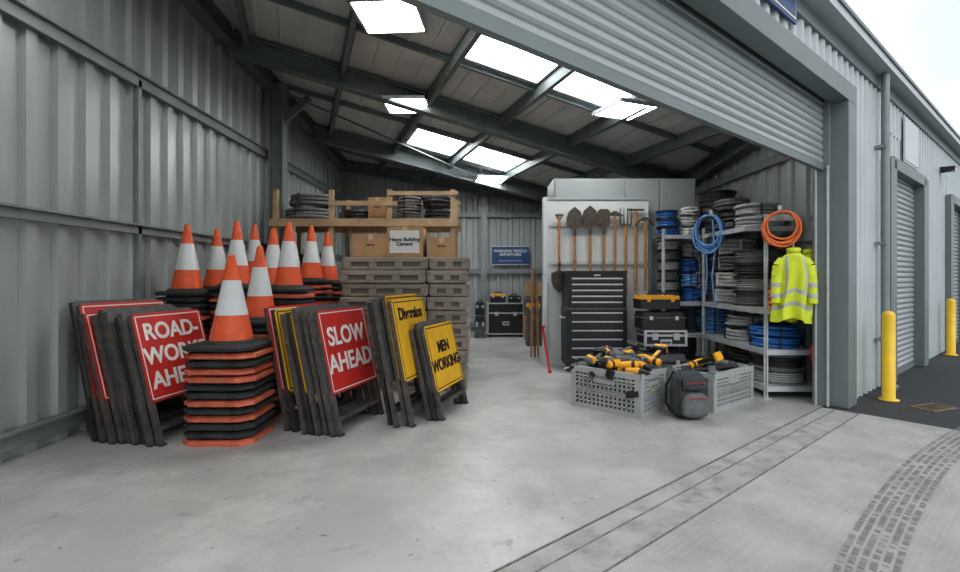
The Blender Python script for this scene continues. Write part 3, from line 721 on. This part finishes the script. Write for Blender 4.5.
def hanging(x,y,z,Rr,cr,m,n,rz,tails=True,name='hanging_hose',el=1.25):
    b=MB()
    for j in range(n):
        ph=R()*6; r=Rr*(1-.06*(j%4))+U(-.01,.01); yo=-.018*j/2+U(-.008,.008)
        b.tube([(r*math.cos(t)*(1+.03*math.sin(2*t+ph)),yo+.006*math.sin(3*t+ph),-r*el+r*el*math.sin(t)*(1+.03*math.sin(3*t+ph))) for t in[2*math.pi*k/30 for k in range(30)]],cr,m,6,True)
    if tails:
        b.tube([(.05,-.03,-Rr*.3),(.09,-.04,-Rr*el*2),(.05,-.04,-Rr*el*2-.35),(.08,-.03,-Rr*el*2-.75)],cr,m,6)
        b.tube([(-.04,-.03,-Rr*2*el+.03),(-.02,-.04,-Rr*el*2-.3),(-.05,-.03,-Rr*el*2-.6)],cr,m,6)
    b.box((0,-.02,.0),(.04,.12,.03),M_black); b.box((0,.04,.03),(.04,.02,.1),M_galv)
    b.build(name,(x,y,z),(0,0,math.radians(rz)))
hanging(3.22,7.0,2.26,.20,.013,M_lblue,9,-50)
hanging(3.42,5.69,2.14,.19,.013,M_ocab,9,-20,tails=False,el=1.05)
def jacket(x,y,z,rz,sc_=1.0,ph0=0):
    b=MB(); n=60; L=32; H=.84
    def rad(t):
        if t<.10: return .10+.6*t
        return .16+.04*(t-.1)
    vs=[]
    for i in range(L+1):
        t=i/L
        for k in range(n):
            a=2*math.pi*k/n; r=rad(t)
            if t<.04: r=.07
            fold=1+.14*t*math.sin(7*a+4*t+ph0)+.08*t*math.sin(13*a+2+ph0)
            x_=r*math.cos(a)*fold+.02*math.sin(5*t+ph0); y_=r*.5*math.sin(a)*(1+.5*t*math.sin(6*a+1.5+ph0))
            zz=-H*t-(.10*abs(math.cos(a))*min(1,t*8) if t<.12 else .10*abs(math.cos(a))*(1-(t-.12)*1.1))+.03*t*math.sin(3*a+ph0)
            vs.append((x_,y_,zz))
    def fm(t,k):
        a=2*math.pi*(k+.5)/n
        if .55<t<.62 or .74<t<.81: return M_silver
        ca=math.cos(a)
        if abs(abs(ca)-.55)<.09 and t<.55 and t>.05: return M_silver
        return M_hiv
    groups={}
    for i in range(L):
        for k in range(n):
            groups.setdefault(fm((i+.5)/L,k),[]).append((i*n+k,i*n+(k+1)%n,(i+1)*n+(k+1)%n,(i+1)*n+k))
    for m,f in groups.items(): b.add(vs,f,m,True)
    for sx in(-1,1):
        P=[(sx*.11,0,-.12),(sx*.155,-.01,-.2),(sx*.175,-.02,-.33),(sx*.185,-.03,-.48),(sx*.185,-.05,-.64)]; Rr=[.05,.062,.058,.052,.05]
        for i in range(4): b.cyl(P[i],P[i+1],Rr[i],M_hiv,Rr[i+1],seg=14,caps=False)
        b.cyl((sx*.181,-.025,-.40),(sx*.184,-.029,-.45),.0575,M_silver,.055,seg=14,caps=False)
        b.cyl((sx*.186,-.036,-.53),(sx*.1865,-.043,-.58),.0535,M_silver,.0535,seg=14,caps=False)
    b.tube([(0,0,.02),(0,.02,.06),(0,.05,.04)],.008,M_galv,6)
    b.lathe([(.07,-.035),(.08,.0),(.065,.015)],M_hiv,20)
    for i in range(len(b.v)): b.v[i]=b.v[i]*sc_
    b.build('hi_vis_jacket',(x,y,z),(0,0,math.radians(rz)))
jacket(3.48,5.55,1.71,-25,.94)
jacket(3.73,5.66,1.70,-50,.92,2.0)

# ---------------------------------------------------------------- camera, light, world
cam=bpy.data.cameras.new('camera'); co=bpy.data.objects.new('camera',cam); sc.collection.objects.link(co)
co.location=(0,0,1.4); co.rotation_euler=(math.pi/2,0,0); cam.sensor_width=36; cam.lens=18.75; cam.shift_y=-9/960; cam.clip_start=.05
sc.camera=co
w=bpy.data.worlds.new('world'); sc.world=w; w.use_nodes=True; nt=w.node_tree; n=nt.nodes; l=nt.links
bg=n['Background']; tc=n.new('ShaderNodeTexCoord'); nz=n.new('ShaderNodeTexNoise'); nz.inputs['Scale'].default_value=2.2; nz.inputs['Detail'].default_value=6
l.new(tc.outputs['Generated'],nz.inputs['Vector']); r=n.new('ShaderNodeValToRGB'); r.color_ramp.elements[0].position=.38; r.color_ramp.elements[1].position=.64
r.color_ramp.elements[0].color=(.60,.66,.72,1); r.color_ramp.elements[1].color=(.92,.94,.96,1); l.new(nz.outputs['Fac'],r.inputs[0]); l.new(r.outputs[0],bg.inputs['Color']); bg.inputs['Strength'].default_value=1.05
sd=bpy.data.lights.new('sun','SUN'); sd.energy=.7; sd.angle=.6; so=bpy.data.objects.new('sun',sd); sc.collection.objects.link(so)
so.rotation_euler=(math.radians(50),0,math.radians(25))
